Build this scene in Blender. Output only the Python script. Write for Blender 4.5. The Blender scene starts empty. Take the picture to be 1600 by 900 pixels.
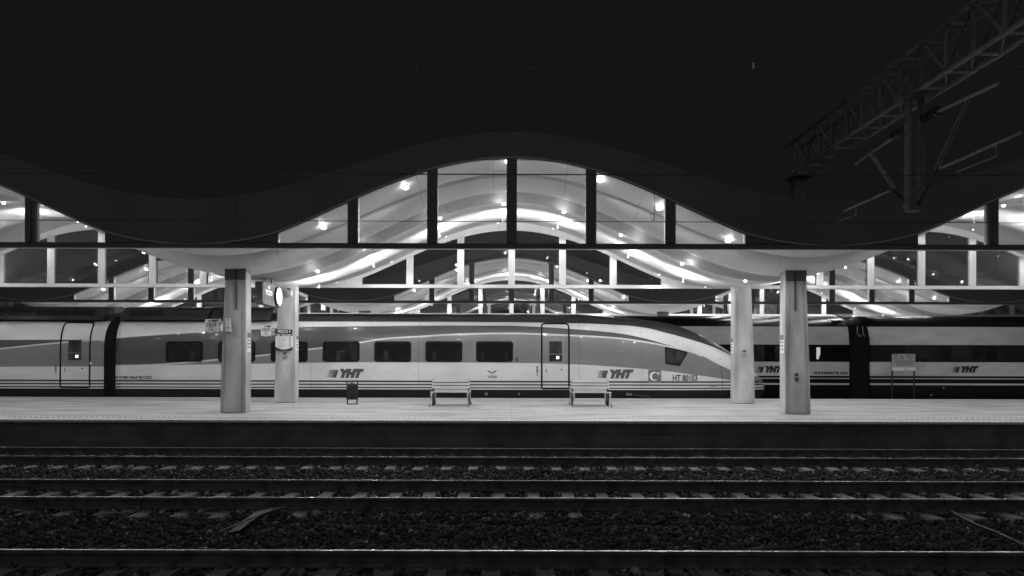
import bpy, bmesh, math, random
import numpy as np
from mathutils import Vector, Matrix
random.seed(7); rng = np.random.default_rng(7)
SC = bpy.context.scene; COL = SC.collection
R = math.radians
# ------------------------------------------------------------------ camera, sky, fill, exposure
CX, CY, FP, EYE = 799.0, 560.0, 1122.0, 1.5      # vanishing point and focal length in px of the 1600 wide frame
cd = bpy.data.cameras.new('camera'); cam = bpy.data.objects.new('camera', cd); COL.objects.link(cam)
cd.sensor_width = 36; cd.lens = FP/1600*36; cd.shift_x = (800-CX)/1600; cd.shift_y = (CY-450)/1600
cd.clip_start = .05; cd.clip_end = 2000
cam.location = (0, 0, EYE); cam.rotation_euler = (R(90), R(-0.15), 0)
SC.camera = cam
w = bpy.data.worlds.new('World'); SC.world = w; w.use_nodes = True
bg = w.node_tree.nodes['Background']; bg.inputs[0].default_value = (1, 1, 1, 1); bg.inputs[1].default_value = 0.0071
sl = bpy.data.lights.new('camera_side_fill', 'SUN'); sl.energy = 0.3; sl.angle = R(100); sl.color = (1, 1, 1)  # added fill from behind the camera to lift the dark tones
so = bpy.data.objects.new('camera_side_fill', sl); COL.objects.link(so); so.rotation_euler = (R(45), 0, R(-14)); so.location = (0, -10, 30)
SC.view_settings.view_transform = 'Standard'; SC.view_settings.look = 'None'
SC.view_settings.exposure = 0; SC.view_settings.gamma = 1
SC.cycles.use_denoising = True; SC.cycles.max_bounces = 8; SC.cycles.sample_clamp_indirect = 6
SC.cycles.caustics_reflective = False; SC.cycles.caustics_refractive = False
P_ROW_B, P_ROW_A, P_ROW_C, P_ROW_D = 100, 540, 195, 235
# ------------------------------------------------------------------ materials
def nodes(m): return m.node_tree.nodes, m.node_tree.links
def mat(name, v, rough=.6, metal=0, var=0, vscale=3, bump=0, bscale=20, spec=.5, stretch=(1, 1, 1), coat=0):
    m = bpy.data.materials.new(name); m.use_nodes = True; N, L = nodes(m); b = N['Principled BSDF']
    b.inputs['Base Color'].default_value = (v, v, v, 1); b.inputs['Roughness'].default_value = rough
    b.inputs['Metallic'].default_value = metal; b.inputs['Specular IOR Level'].default_value = spec
    b.inputs['Coat Weight'].default_value = coat; b.inputs['Coat Roughness'].default_value = .06
    tc = N.new('ShaderNodeTexCoord'); mp = N.new('ShaderNodeMapping'); L.new(tc.outputs['Object'], mp.inputs[0])
    mp.inputs['Scale'].default_value = stretch
    if var:
        n = N.new('ShaderNodeTexNoise'); n.inputs['Scale'].default_value = vscale; n.inputs['Detail'].default_value = 6
        L.new(mp.outputs[0], n.inputs['Vector'])
        mr = N.new('ShaderNodeMapRange'); mr.inputs[1].default_value = .3; mr.inputs[2].default_value = .7
        mr.inputs[3].default_value = max(0, v*(1-var)); mr.inputs[4].default_value = v*(1+var)
        L.new(n.outputs[0], mr.inputs[0]); L.new(mr.outputs[0], b.inputs['Base Color'])
        r2 = N.new('ShaderNodeMapRange'); r2.inputs[3].default_value = min(1, rough*1.25); r2.inputs[4].default_value = rough*.75
        L.new(n.outputs[0], r2.inputs[0]); L.new(r2.outputs[0], b.inputs['Roughness'])
    if bump:
        n = N.new('ShaderNodeTexNoise'); n.inputs['Scale'].default_value = bscale; n.inputs['Detail'].default_value = 5
        L.new(mp.outputs[0], n.inputs['Vector'])
        bp = N.new('ShaderNodeBump'); bp.inputs['Strength'].default_value = bump; bp.inputs['Distance'].default_value = .02
        L.new(n.outputs[0], bp.inputs['Height']); L.new(bp.outputs[0], b.inputs['Normal'])
    return m
def mth(N, L, op, a, b=None, clamp=False):
    n = N.new('ShaderNodeMath'); n.operation = op; n.use_clamp = clamp
    for k, q in enumerate((a, b)):
        if q is None: continue
        if isinstance(q, (int, float)): n.inputs[k].default_value = q
        else: L.new(q, n.inputs[k])
    return n.outputs[0]
def seams(m, period, dark=.45, axis=0, width=.012, phase=0):
    """thin panel joints repeating along one object axis, multiplied into the base colour"""
    N, L = nodes(m); b = N['Principled BSDF']; tc = N.new('ShaderNodeTexCoord'); s = N.new('ShaderNodeSeparateXYZ')
    L.new(tc.outputs['Object'], s.inputs[0])
    f = mth(N, L, 'FRACT', mth(N, L, 'DIVIDE', mth(N, L, 'ADD', s.outputs[axis], 1000*period+phase), period))
    k = mth(N, L, 'SUBTRACT', 1, mth(N, L, 'MULTIPLY', mth(N, L, 'LESS_THAN', f, width/period), 1-dark))
    src = b.inputs['Base Color'].links[0].from_socket if b.inputs['Base Color'].is_linked else b.inputs['Base Color'].default_value[0]
    L.new(mth(N, L, 'MULTIPLY', src, k), b.inputs['Base Color'])
def emit(name, v):
    m = bpy.data.materials.new(name); m.use_nodes = True; b = m.node_tree.nodes['Principled BSDF']
    b.inputs['Base Color'].default_value = (.8, .8, .8, 1); b.inputs['Emission Color'].default_value = (1, 1, 1, 1)
    b.inputs['Emission Strength'].default_value = v; return m
def glass(name, tint=.9, rough=.02):
    m = bpy.data.materials.new(name); m.use_nodes = True; N, L = nodes(m)
    for n in list(N):
        if n.type != 'OUTPUT_MATERIAL': N.remove(n)
    o = [n for n in N if n.type == 'OUTPUT_MATERIAL'][0]
    t = N.new('ShaderNodeBsdfTransparent'); t.inputs[0].default_value = (tint,)*3+(1,)
    g = N.new('ShaderNodeBsdfGlossy'); g.inputs['Roughness'].default_value = rough
    f = N.new('ShaderNodeFresnel'); f.inputs[0].default_value = 1.7
    x = N.new('ShaderNodeMixShader'); L.new(f.outputs[0], x.inputs[0]); L.new(t.outputs[0], x.inputs[1]); L.new(g.outputs[0], x.inputs[2])
    L.new(x.outputs[0], o.inputs[0]); return m
M = dict(
    soffit=mat('white_soffit_paint', .85, .42, var=.05, vscale=1.2, bump=.04, bscale=3),
    strip=mat('grey_ceiling_panel', .36, .6, var=.12, vscale=1.5),
    fascia=mat('canopy_cladding', .09, .55, var=.08, vscale=.8),
    mull=mat('canopy_frame_paint', .75, .5, var=.06, vscale=2),
    lip=mat('canopy_edge_trim', .3, .5), litpart=mat('white_enamel', .8, .4),
    roof=mat('canopy_roofing', .2, .6),
    pane=glass('window_glass'),
    column=mat('column_plaster', .56, .75, var=.2, vscale=2.2, bump=.15, bscale=14, stretch=(1, 1, .35)),
    top_band=mat('column_top_band_dark', .1, .7),
    platform=mat('platform_paving', .41, .6, var=.2, vscale=1.5, bump=.15, bscale=9, stretch=(.55, 1.2, 1)),
    coping=mat('coping_stone', .5, .6, var=.15, vscale=4),
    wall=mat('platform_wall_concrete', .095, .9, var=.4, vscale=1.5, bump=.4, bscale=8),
    ground=mat('ballast_bed', .08, .95, spec=.05, var=.5, vscale=9, bump=1, bscale=14),
    stone=mat('ballast_stone', .048, .9, var=.6, vscale=7, bump=.3, bscale=60, spec=.04),
    stone_mid=mat('ballast_stone_grey', .07, .8, var=.6, vscale=7, spec=.12), stone_light=mat('ballast_stone_pale', .24, .8, var=.4, vscale=9),
    sleeper=mat('sleeper_concrete', .2, .9, spec=.15, var=.3, vscale=5, bump=.3, bscale=30),
    clip=mat('rail_fastening_steel', .12, .6, .6),
    rail=mat('rusty_rail_steel', .09, .9, 0, spec=.05, var=.4, vscale=6),
    railtop=mat('polished_rail_head', .4, .3, 1, var=.2, vscale=2, stretch=(.3, 8, 1)),
    steel=mat('galvanised_steel', .34, .5, .1, var=.25, vscale=6),
    dsteel=mat('dark_shaded_steel', .13, .7, var=.3, vscale=6), lit_galv=mat('lit_galvanised_steel', .26, .45, var=.25, vscale=4),  # light and shade on the gantry put into two steel tones
    dark=mat('dark_iron', .03, .5, .2, var=.2, vscale=8),
    black=mat('black_plastic', .018, .5),
    rubber=mat('window_rubber', .009, .6, spec=.12),
    ink=mat('dark_lettering', .02, .6),
    inkg=mat('grey_lettering', .07, .6),
    white=mat('sign_white', .75, .5, var=.05, vscale=8),
    signg=mat('sign_grey', .4, .5, var=.08, vscale=8),
    band=mat('sign_band_grey', .14, .5),
    plank=mat('bench_slat_paint', .62, .5, var=.12, vscale=5, stretch=(.3, 4, 4), bump=.1, bscale=30),
    tglass=mat('tinted_train_window', .032, .07, 0, var=.55, vscale=1.9, stretch=(2.4, 1, .9), spec=.5),
    far_white=mat('far_train_silver_paint', .72, .35, .0, var=.08, vscale=.7, stretch=(.4, 1, 1.6), spec=.1),
    far_dark=mat('far_train_dark_paint', .018, .3, 0, coat=.2),
    bellows=mat('gangway_rubber', .009, .9, spec=.08, bump=.5, bscale=12, stretch=(12, 1, 1)),
    bulb=emit('lamp_diffuser', 14), lit=emit('clock_dial', 1.1), lcd=emit('door_display_glow', .9),
    pale=mat('weathered_plastic', .15, .7, var=.4, vscale=12, bump=.6, bscale=20),
    cleartint=glass('tinted_clear_glass', .74, .02),
    soft=mat('seat_fabric', .14, .9), seatl=mat('seat_headrest', .5, .9),
)
seams(M['soffit'], 1.925, .72, 0, .018, .5); seams(M['strip'], 1.925, .6, 0, .03); seams(M['fascia'], 1.925, .8, 0, .02, .9)
# paving tiles
def tile_mat(m, sx, sy, dark=.75):
    seams(m, sx, dark, 0, .02); seams(m, sy, dark, 1, .02)
tile_mat(M['platform'], .6, .6, .78); seams(M['coping'], 1.0, .6, 0, .015)
def tactile():
    m = mat('tactile_paving', .42, .6, var=.12, vscale=2); N, L = nodes(m); b = N['Principled BSDF']
    tc = N.new('ShaderNodeTexCoord'); s = N.new('ShaderNodeSeparateXYZ'); L.new(tc.outputs['Object'], s.inputs[0])
    a = mth(N, L, 'SINE', mth(N, L, 'MULTIPLY', s.outputs[0], 2*math.pi/.14))
    c = mth(N, L, 'SINE', mth(N, L, 'MULTIPLY', s.outputs[1], 2*math.pi/.2))
    h = mth(N, L, 'MULTIPLY', a, c); st = mth(N, L, 'GREATER_THAN', h, -.05)
    src = b.inputs['Base Color'].links[0].from_socket
    k = mth(N, L, 'ADD', .42, mth(N, L, 'MULTIPLY', st, .85)); L.new(mth(N, L, 'MULTIPLY', src, k), b.inputs['Base Color'])
    bp = N.new('ShaderNodeBump'); bp.inputs['Strength'].default_value = .8; bp.inputs['Distance'].default_value = .01
    L.new(h, bp.inputs['Height']); L.new(bp.outputs[0], b.inputs['Normal']); return m
M['tactile'] = tactile()
def grime_to(m, amt=.25, scale=(1.4, 1, 4)):
    """soft dirt patches on paintwork"""
    N, L = nodes(m); b = N['Principled BSDF']; tc = N.new('ShaderNodeTexCoord'); mp = N.new('ShaderNodeMapping')
    mp.inputs['Scale'].default_value = scale; L.new(tc.outputs['Object'], mp.inputs[0])
    n = N.new('ShaderNodeTexNoise'); n.inputs['Scale'].default_value = .6; n.inputs['Detail'].default_value = 8; L.new(mp.outputs[0], n.inputs['Vector'])
    mr = N.new('ShaderNodeMapRange'); mr.inputs[1].default_value = .35; mr.inputs[2].default_value = .7; mr.inputs[3].default_value = 1; mr.inputs[4].default_value = 1-amt
    L.new(n.outputs[0], mr.inputs[0])
    src = b.inputs['Base Color'].links[0].from_socket if b.inputs['Base Color'].is_linked else b.inputs['Base Color'].default_value[0]
    L.new(mth(N, L, 'MULTIPLY', src, mr.outputs[0]), b.inputs['Base Color'])
grime_to(M['column'], .42, (3, 3, .9)); grime_to(M['platform'], .45, (.5, 2.5, 1)); grime_to(M['far_white'], .2)
# ------------------------------------------------------------------ object helpers
def tag(o, label=None, cat=None, group=None, kind=None):
    if label: o['label'] = label
    if cat: o['category'] = cat
    if group: o['group'] = group
    if kind: o['kind'] = kind
    return o
def empty(name, loc=(0, 0, 0), label=None, cat=None, group=None, rz=0):
    o = bpy.data.objects.new(name, None); COL.objects.link(o); o.location = loc; o.rotation_euler[2] = rz
    o.empty_display_size = .2; return tag(o, label, cat, group)
def worldloc(p):
    v = Vector((0, 0, 0))
    while p is not None: v += p.location; p = p.parent
    return v
class MB:
    """collects shapes, links them as one mesh object"""
    def __init__(s): s.v = []; s.f = []; s.m = []
    def add(s, vs, fs, mi=0):
        n = len(s.v); s.v += [tuple(q) for q in vs]; s.f += [[i+n for i in f] for f in fs]; s.m += [mi]*len(fs); return s
    def box(s, x0, x1, y0, y1, z0, z1, mi=0):
        vs = [(x, y, z) for z in (z0, z1) for y in (y0, y1) for x in (x0, x1)]
        return s.add(vs, [(0, 2, 3, 1), (4, 5, 7, 6), (0, 1, 5, 4), (2, 6, 7, 3), (0, 4, 6, 2), (1, 3, 7, 5)], mi)
    def prism(s, pts, y0, y1, mi=0):
        """polygon in x-z, extruded along y"""
        n = len(pts); vs = [(x, y0, z) for x, z in pts]+[(x, y1, z) for x, z in pts]
        return s.add(vs, [list(range(n)), list(range(2*n-1, n-1, -1))]+[(i, i+n, (i+1) % n+n, (i+1) % n) for i in range(n)], mi)
    def bar(s, a, b, wx, wy=None, mi=0):
        a, b = Vector(a), Vector(b); d = (b-a).normalized(); up = Vector((0, 0, 1)) if abs(d.z) < .95 else Vector((0, 1, 0))
        u = d.cross(up).normalized(); v = u.cross(d).normalized(); wy = wy or wx
        vs = [p+u*sx*wx/2+v*sy*wy/2 for p in (a, b) for sx, sy in ((-1, -1), (1, -1), (1, 1), (-1, 1))]
        return s.add(vs, [(0, 3, 2, 1), (4, 5, 6, 7), (0, 1, 5, 4), (1, 2, 6, 5), (2, 3, 7, 6), (3, 0, 4, 7)], mi)
    def tube(s, pts, r, n=8, mi=0, radii=None):
        pts = [Vector(p) for p in pts]; vs = []; fs = []
        for k, p in enumerate(pts):
            d = (pts[min(k+1, len(pts)-1)]-pts[max(k-1, 0)]).normalized(); up = Vector((0, 0, 1)) if abs(d.z) < .95 else Vector((0, 1, 0))
            u = d.cross(up).normalized(); v = u.cross(d); rr = radii[k] if radii else r
            vs += [p+(u*math.cos(2*math.pi*i/n)+v*math.sin(2*math.pi*i/n))*rr for i in range(n)]
        for k in range(len(pts)-1): fs += [(k*n+i, k*n+(i+1) % n, (k+1)*n+(i+1) % n, (k+1)*n+i) for i in range(n)]
        fs += [list(range(n-1, -1, -1)), list(range((len(pts)-1)*n, len(pts)*n))]
        return s.add(vs, fs, mi)
    def sphere(s, c, r, seg=12, rings=8, sz=1, mi=0):
        vs = []; fs = []
        for j in range(rings+1):
            t = math.pi*j/rings
            vs += [(c[0]+r*math.sin(t)*math.cos(2*math.pi*i/seg), c[1]+r*math.sin(t)*math.sin(2*math.pi*i/seg), c[2]+r*sz*math.cos(t)) for i in range(seg)]
        for j in range(rings): fs += [(j*seg+i, j*seg+(i+1) % seg, (j+1)*seg+(i+1) % seg, (j+1)*seg+i) for i in range(seg)]
        return s.add(vs, fs, mi)
    def build(s, name, mats, parent=None, local=False, smooth=False, bevel=0):
        me = bpy.data.meshes.new(name); off = Vector((0, 0, 0)) if (local or parent is None) else worldloc(parent)
        me.from_pydata([(a-off.x, b-off.y, c-off.z) for a, b, c in s.v], [], s.f)
        for q in (mats if isinstance(mats, (list, tuple)) else [mats]): me.materials.append(q)
        me.polygons.foreach_set('material_index', s.m)
        bm = bmesh.new(); bm.from_mesh(me); bmesh.ops.remove_doubles(bm, verts=bm.verts, dist=1e-5); bmesh.ops.recalc_face_normals(bm, faces=bm.faces)
        if bevel: bmesh.ops.bevel(bm, geom=[e for e in bm.edges if len(e.link_faces) == 2 and e.calc_face_angle(0) > .6], offset=bevel, segments=2, affect='EDGES', clamp_overlap=True)
        bm.to_mesh(me); bm.free()
        if smooth:
            me.polygons.foreach_set('use_smooth', [True]*len(me.polygons))
        o = bpy.data.objects.new(name, me); COL.objects.link(o)
        if parent is not None: o.parent = parent
        return o
def struct(o, label=None): o['kind'] = 'structure'; return o
def copy_tree(o, parent=None, names=None):
    c = o.copy(); COL.objects.link(c); c.parent = parent
    for ch in KIDS.get(o.name, None) or [k for k in bpy.data.objects if k.parent == o]: copy_tree(ch, c)
    return c
KIDS = {}
def X(px, D): return (px-CX)*D/FP
def Z(py, D, px=CX): return EYE+(CY-(py-(px-800)*.0026))*D/FP
_tc = {}
def text_geo(s, size, shear=0, bold=0, align='CENTER', res=3):
    """outline lettering as (verts, faces) in a 2D plane"""
    k = (s, size, shear, bold, align)
    if k in _tc: return _tc[k]
    c = bpy.data.curves.new('t', 'FONT'); c.body = s; c.size = size; c.shear = shear; c.offset = bold; c.resolution_u = res
    c.align_x = align; c.align_y = 'CENTER'; o = bpy.data.objects.new('t', c); COL.objects.link(o)
    bpy.context.view_layer.update()
    me = bpy.data.meshes.new_from_object(o.evaluated_get(bpy.context.evaluated_depsgraph_get()))
    v = [tuple(p.co)[:2] for p in me.vertices]; f = [list(p.vertices) for p in me.polygons]
    bpy.data.objects.remove(o); bpy.data.curves.remove(c); bpy.data.meshes.remove(me); _tc[k] = (v, f); return v, f
def put_text(mb, s, size, fn, width=None, mi=0, **kw):
    """fn maps (u, v) to a 3D point"""
    v, f = text_geo(s, size, **kw)
    k = 1
    if width: k = width/max(1e-6, max(p[0] for p in v)-min(p[0] for p in v))
    mb.add([fn(p[0]*k, p[1]) for p in v], f, mi)
# ------------------------------------------------------------------ ground, platforms
me = MB(); me.add([(-900, -300, -.8), (900, -300, -.8), (900, 1500, -.8), (-900, 1500, -.8)], [(0, 1, 2, 3)])
struct(me.build('ground', M['ground']))
PL = [(17.24, 27.13), (34.4, 44.3), (51.6, 61.5)]
for k, (a, b) in enumerate(PL):
    m = MB(); m.box(-70, 70, a+.32, b-.3, -.9, 0); struct(m.build('platform', M['platform']))
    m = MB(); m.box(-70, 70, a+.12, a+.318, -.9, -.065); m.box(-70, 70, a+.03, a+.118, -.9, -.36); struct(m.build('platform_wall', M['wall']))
    m = MB(); m.box(-70, 70, a, a+.317, -.06, .002); m.box(-70, 70, b-.297, b, -.3, .002); struct(m.build('platform_kerb', M['coping'], bevel=.012))
    m = MB(); m.add([(-70, a+.75, .004), (70, a+.75, .004), (70, a+1.15, .004), (-70, a+1.15, .004)], [(0, 1, 2, 3)]); struct(m.build('platform_tactile_strip', M['tactile']))
m = MB(); m.box(-70, 70, -4, 4.55, -.9, 0); struct(m.build('near_platform', M['platform']))
# ------------------------------------------------------------------ tracks
def rail_mb(y, x0=-60, x1=60):
    """flat-bottom rail section extruded along x; the running surface has its own material"""
    m = MB(); t = -.55; pr = [(-.07, t-.172), (.07, t-.172), (.07, t-.16), (.012, t-.14), (.012, t-.05), (.035, t-.04), (.036, t-.008), (.022, t), (-.022, t), (-.036, t-.008), (-.035, t-.04), (-.012, t-.05), (-.012, t-.14), (-.07, t-.16)]
    n = len(pr)
    for i in range(n):
        (a, b), (c, d) = pr[i], pr[(i+1) % n]
        m.add([(x0, y+a, b), (x1, y+a, b), (x1, y+c, d), (x0, y+c, d)], [(0, 1, 2, 3)], 1 if i == 7 else 0)
    m.add([(x0, y+a, b) for a, b in pr], [range(n)]); m.add([(x1, y+a, b) for a, b in pr], [range(n)][::-1])
    return m
SLEEP = []
def sleeper_mb(xc, yc, rails):
    m = MB(); z = -.722; L_, wt, wb = 2.6, .095, .135
    pr = [(-wb, z-.2), (wb, z-.2), (wt, z), (-wt, z)]
    vs = [(xc+a, yc-L_/2, b) for a, b in pr]+[(xc+a, yc+L_/2, b) for a, b in pr]
    m.add(vs, [(0, 1, 2, 3), (7, 6, 5, 4), (0, 4, 5, 1), (1, 5, 6, 2), (2, 6, 7, 3), (3, 7, 4, 0)])
    for r in rails:
        for s in (-1, 1):
            m.box(xc-.05, xc+.05, r+s*.11-.035, r+s*.11+.035, z, z+.03, 1); m.box(xc-.016, xc+.016, r+s*.105-.014, r+s*.105+.014, z+.03, z+.065, 1)
    return m
TR = [((14.91, 16.38), 'railway track beside the lit platform, farthest of the three open tracks', 15),
      ((10.56, 12.07), 'railway track in the middle of the three open tracks', 12),
      ((6.16, 7.66), 'railway track closest to the camera at the bottom edge', 8.5)]
for (ra, rb), lab, half in TR:
    t = empty('railway_track', (0, (ra+rb)/2, -.75), lab, 'track', 'open railway tracks')
    for y in (ra, rb): rail_mb(y).build('rail', [M['rail'], M['railtop']], t)
    base = None
    for k in range(-int(half/.562), int(half/.562)+1):
        xc = .36+.562*k; yc = (ra+rb)/2
        if base is None: base = sleeper_mb(0, yc, (ra, rb)).build('sleeper', [M['sleeper'], M['clip']], t)
        o = base if k == -int(half/.562) else base.copy()
        if o is not base: COL.objects.link(o)
        o.location = (xc, 0, random.uniform(-.012, .006)); o.rotation_euler[2] = random.uniform(-.012, .012)
        SLEEP.append((xc, yc))
for c, lab in ((28.68, 'railway track under the nearer train'), (32.8, 'railway track under the farther train')):
    t = empty('railway_track', (0, c, -.75), lab, 'track')
    for y in (c-.75, c+.75): rail_mb(y).build('rail', [M['rail'], M['railtop']], t)
# loose ballast stones
def ballast(n=62000):
    ph = (1+5**.5)/2
    iv = np.array([(-1, ph, 0), (1, ph, 0), (-1, -ph, 0), (1, -ph, 0), (0, -1, ph), (0, 1, ph), (0, -1, -ph), (0, 1, -ph), (ph, 0, -1), (ph, 0, 1), (-ph, 0, -1), (-ph, 0, 1)])/1.9
    fi = np.array([(0, 11, 5), (0, 5, 1), (0, 1, 7), (0, 7, 10), (0, 10, 11), (1, 5, 9), (5, 11, 4), (11, 10, 2), (10, 7, 6), (7, 1, 8), (3, 9, 4), (3, 4, 2), (3, 2, 6), (3, 6, 8), (3, 8, 9), (4, 9, 5), (2, 4, 11), (6, 2, 10), (8, 6, 7), (9, 8, 1)])
    D = 6.9+(17.1-6.9)*rng.random(n)**.8; x = (rng.random(n)*2-1)*(D*.73+1.2)
    keep = np.ones(n, bool)
    for (ra, rb), _, _ in TR:
        c = (ra+rb)/2; on = np.abs(D-c) < 1.27; ph_ = np.abs(((x-.36+.281) % .562)-.281) < .125
        keep &= ~(on & ph_ & ~((D < 10.45) & (D > 9.5) & ((x > -2.5) & (x < 4.8))))
        for y in (ra, rb): keep &= np.abs(D-y) > .1
    D, x = D[keep], x[keep]; n = len(D)
    h = -.775+.02*np.sin(x*1.3+D)+.015*np.sin(x*3.1)*np.cos(D*2.3)
    gap = (np.abs(D-9.1) < .9) | (np.abs(D-13.5) < .7); h = h+np.where(gap, .03, 0)+np.where((D < 10.45) & (D > 9.5) & (x > -2.5) & (x < 4.8), .035, 0)
    s = .013+.024*rng.random(n)**2; s = np.where(rng.random(n) < .02, s*2, s)
    z = h+rng.random(n)*.03
    an = rng.random((n, 2))*6.28
    V = np.repeat(iv[None], n, 0)*(1+.5*(rng.random((n, 12, 1))-.5))*s[:, None, None]*(.65+.7*rng.random((n, 1, 3)))
    c, q = np.cos(an[:, 0])[:, None], np.sin(an[:, 0])[:, None]; a, b = V[..., 0]*c-V[..., 1]*q, V[..., 0]*q+V[..., 1]*c
    c, q = np.cos(an[:, 1])[:, None], np.sin(an[:, 1])[:, None]; b2, z2 = b*c-V[..., 2]*q, b*q+V[..., 2]*c
    V = np.stack([a+x[:, None], b2+D[:, None], z2+z[:, None]], -1).reshape(-1, 3)
    F = (fi[None]+12*np.arange(n)[:, None, None]).reshape(-1)
    me = bpy.data.meshes.new('ballast_stones'); me.vertices.add(len(V)); me.vertices.foreach_set('co', V.ravel())
    nf = len(F)//3; me.loops.add(len(F)); me.loops.foreach_set('vertex_index', F.astype(np.int32)); me.polygons.add(nf)
    me.polygons.foreach_set('loop_start', np.arange(0, len(F), 3, dtype=np.int32)); me.update(calc_edges=True)
    for q in (M['stone'], M['stone_mid'], M['stone_light']): me.materials.append(q)
    cls = np.searchsorted([.65, .975, 1.01], rng.random(n)); me.polygons.foreach_set('material_index', np.repeat(cls, 20).astype(np.int32)); o = bpy.data.objects.new('ballast_stones', me); COL.objects.link(o)
    tag(o, 'loose dark ballast stones spread between the rails', 'gravel', kind='stuff')
ballast()
# ------------------------------------------------------------------ wave canopies
P = 15.4; F0, B0 = 17.27, 27.1
def cosw(x): return math.cos(2*math.pi*x/P)
def off(x): return (x+P/2) % P-P/2
def w_out(x): return 6.13+.82*cosw(x)
def w_arch(x): return 5.24+1.12*cosw(x)-.05*math.cos(4*math.pi*x/P)
def w_lip(x):
    o = abs(off(x)); return w_arch(x) if o <= 5.62 else 4.2+.295*((7.7-o)/2.08)**2
def w_sof(x, g=0): return 5.02+1.185*cosw(x)+g
BT, BB = 4.27, 4.14
NB = 2; XE = P*(NB+.5)
def xs(step=.275):
    n = int(round(2*XE/step)); return [-XE+2*XE*i/n for i in range(n+1)]
def sheet(m, X_, rows, mi=0):
    """rows: functions or lists giving (y, z(x)); a quad sheet"""
    n0 = len(m.v); nx = len(X_); vs = [(x, y, zf(x)) for y, zf in rows for x in X_]
    fs = [(j*nx+i, j*nx+i+1, (j+1)*nx+i+1, (j+1)*nx+i) for j in range(len(rows)-1) for i in range(nx-1)]
    m.add(vs, fs, mi)
def canopy():
    t = empty('station_canopy', (0, (F0+B0)/2, 0)); XX = xs()
    def zg(gt, gp): return lambda x: w_sof(x, gt*(1-cosw(x))/2+gp*(1+cosw(x))/2)
    prof_a = [(F0+.16, .40, .45), (18.0, .34, .45), (18.5, .31, .40), (18.9, .35, .27), (19.0, .41, .19), (19.005, .60, .38), (19.16, .60, .38), (19.17, .40, .15), (19.2, .33, .13), (19.28, .22, .10), (19.4, .12, .07), (19.6, .055, .04), (19.9, .012, .01), (20.3, 0, 0)]  # slot near the fold added to make a dark shaded line
    prof_b = [(20.3, 0), (20.3, .03), (21.7, .02), (21.74, .02), (21.74, .1)]
    prof_c = [(21.74, .1), (22.6, .1), (22.61, .075), (23.6, .08), (24.4, .08), (24.76, .08), (24.77, .11), (25.5, .16), (26.2, .28), (26.7, .36), (B0-.16, .4)]
    for pr, mt in ((prof_a, 'soffit'), (prof_c, 'soffit'), (prof_b, 'strip')):
        m = MB(); sheet(m, XX, [(q[0], zg(q[1], q[-1])) for q in pr]); m.build('ceiling_shell' if mt == 'soffit' else 'ceiling_strip', M[mt], t, smooth=(mt == 'soffit'))
    m = MB(); sheet(m, XX, [(F0-.003, w_out), (B0+.003, w_out), (B0+.003, lambda x: w_out(x)-.1), (F0-.003, lambda x: w_out(x)-.1), (F0-.003, w_out)]); m.build('roof', M['fascia'], t)
    for y0, y1, face in ((F0, F0+.14, -1), (B0-.14, B0, 1)):
        m = MB(); pts = sorted(set(XX+[c*P+s*5.62 for c in range(-NB, NB+1) for s in (-1, 1)]+[c*P+s*5.6201 for c in range(-NB, NB+1) for s in (-1, 1)]))
        low = lambda x: w_arch(x) if abs(off(x)) <= 5.62 else BT
        yo, yi = (y0, y1) if face < 0 else (y1, y0); ymid = (y0+y1)/2
        sheet(m, pts, [(ymid, low), (yo, low), (yo, lambda x: w_out(x)-.1), (ymid, lambda x: w_out(x)-.1)])
        sheet(m, pts, [(ymid, lambda x: w_out(x)-.1), (yi, lambda x: w_out(x)-.1), (yi, low), (ymid, low)], 1)
        m.build('gable_cladding', [M['fascia'], M['soffit']], t)
        def two(m, x0, x1, ex, z0, z1):
            a, b = sorted((yo+face*ex, ymid)); m.box(x0, x1, a, b, z0, z1, 0); a, b = sorted((ymid, yi-face*ex)); m.box(x0, x1, a, b, z0, z1, 1)
        m = MB(); two(m, -XE, XE, .03, BB, BT-.03); two(m, -XE, XE, -.02, BT-.03, BT); m.build('gable_beam', [M['fascia'], M['mull']], t)
        m = MB(); yy = (y0-.018, y0-.002) if face < 0 else (y1+.002, y1+.018)
        sheet(m, XX, [(yy[0], lambda x: w_lip(x)+.05), (yy[0], lambda x: w_lip(x)+.01), (yy[1], lambda x: w_lip(x)+.01), (yy[1], lambda x: w_lip(x)+.05), (yy[0], lambda x: w_lip(x)+.05)]); m.build('gable_trim', M['lip'], t)
        for c in range(-NB, NB+1):
            ed = [-5.62]+[k*1.91 for k in (-2, -1, 0, 1, 2)]+[5.62]
            for k in range(1, 6):
                x = c*P+ed[k]; zt = min(w_arch(x-.125), w_arch(x+.125))
                m = MB(); pr = [(x-.125, BT), (x+.125, BT), (x+.125, w_arch(x+.125)+.04), (x, w_arch(x)+.04), (x-.125, w_arch(x-.125)+.04)]
                m.prism(pr, *sorted((yo+face*.012, ymid)), 0); m.prism(pr, *sorted((ymid, yi-face*.012)), 1)
                m.box(x-.03, x+.03, *sorted((yo+face*.03, yo+face*.012)), BT, zt, 0); m.box(x-.03, x+.03, *sorted((yi-face*.03, yi-face*.012)), BT, zt, 1); m.build('mullion', [M['fascia'], M['mull']], t)
            for k in range(6):
                a, b = c*P+ed[k]+(.125 if k else 0), c*P+ed[k+1]-(.125 if k < 5 else 0); ym = (y0+y1)/2
                q = [a+(b-a)*i/8 for i in range(9)]
                m = MB(); sheet(m, q, [(ym, lambda x: BT), (ym, lambda x: w_arch(x)+.01)]); m.build('window_pane', M['pane'], t)
    return t
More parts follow.
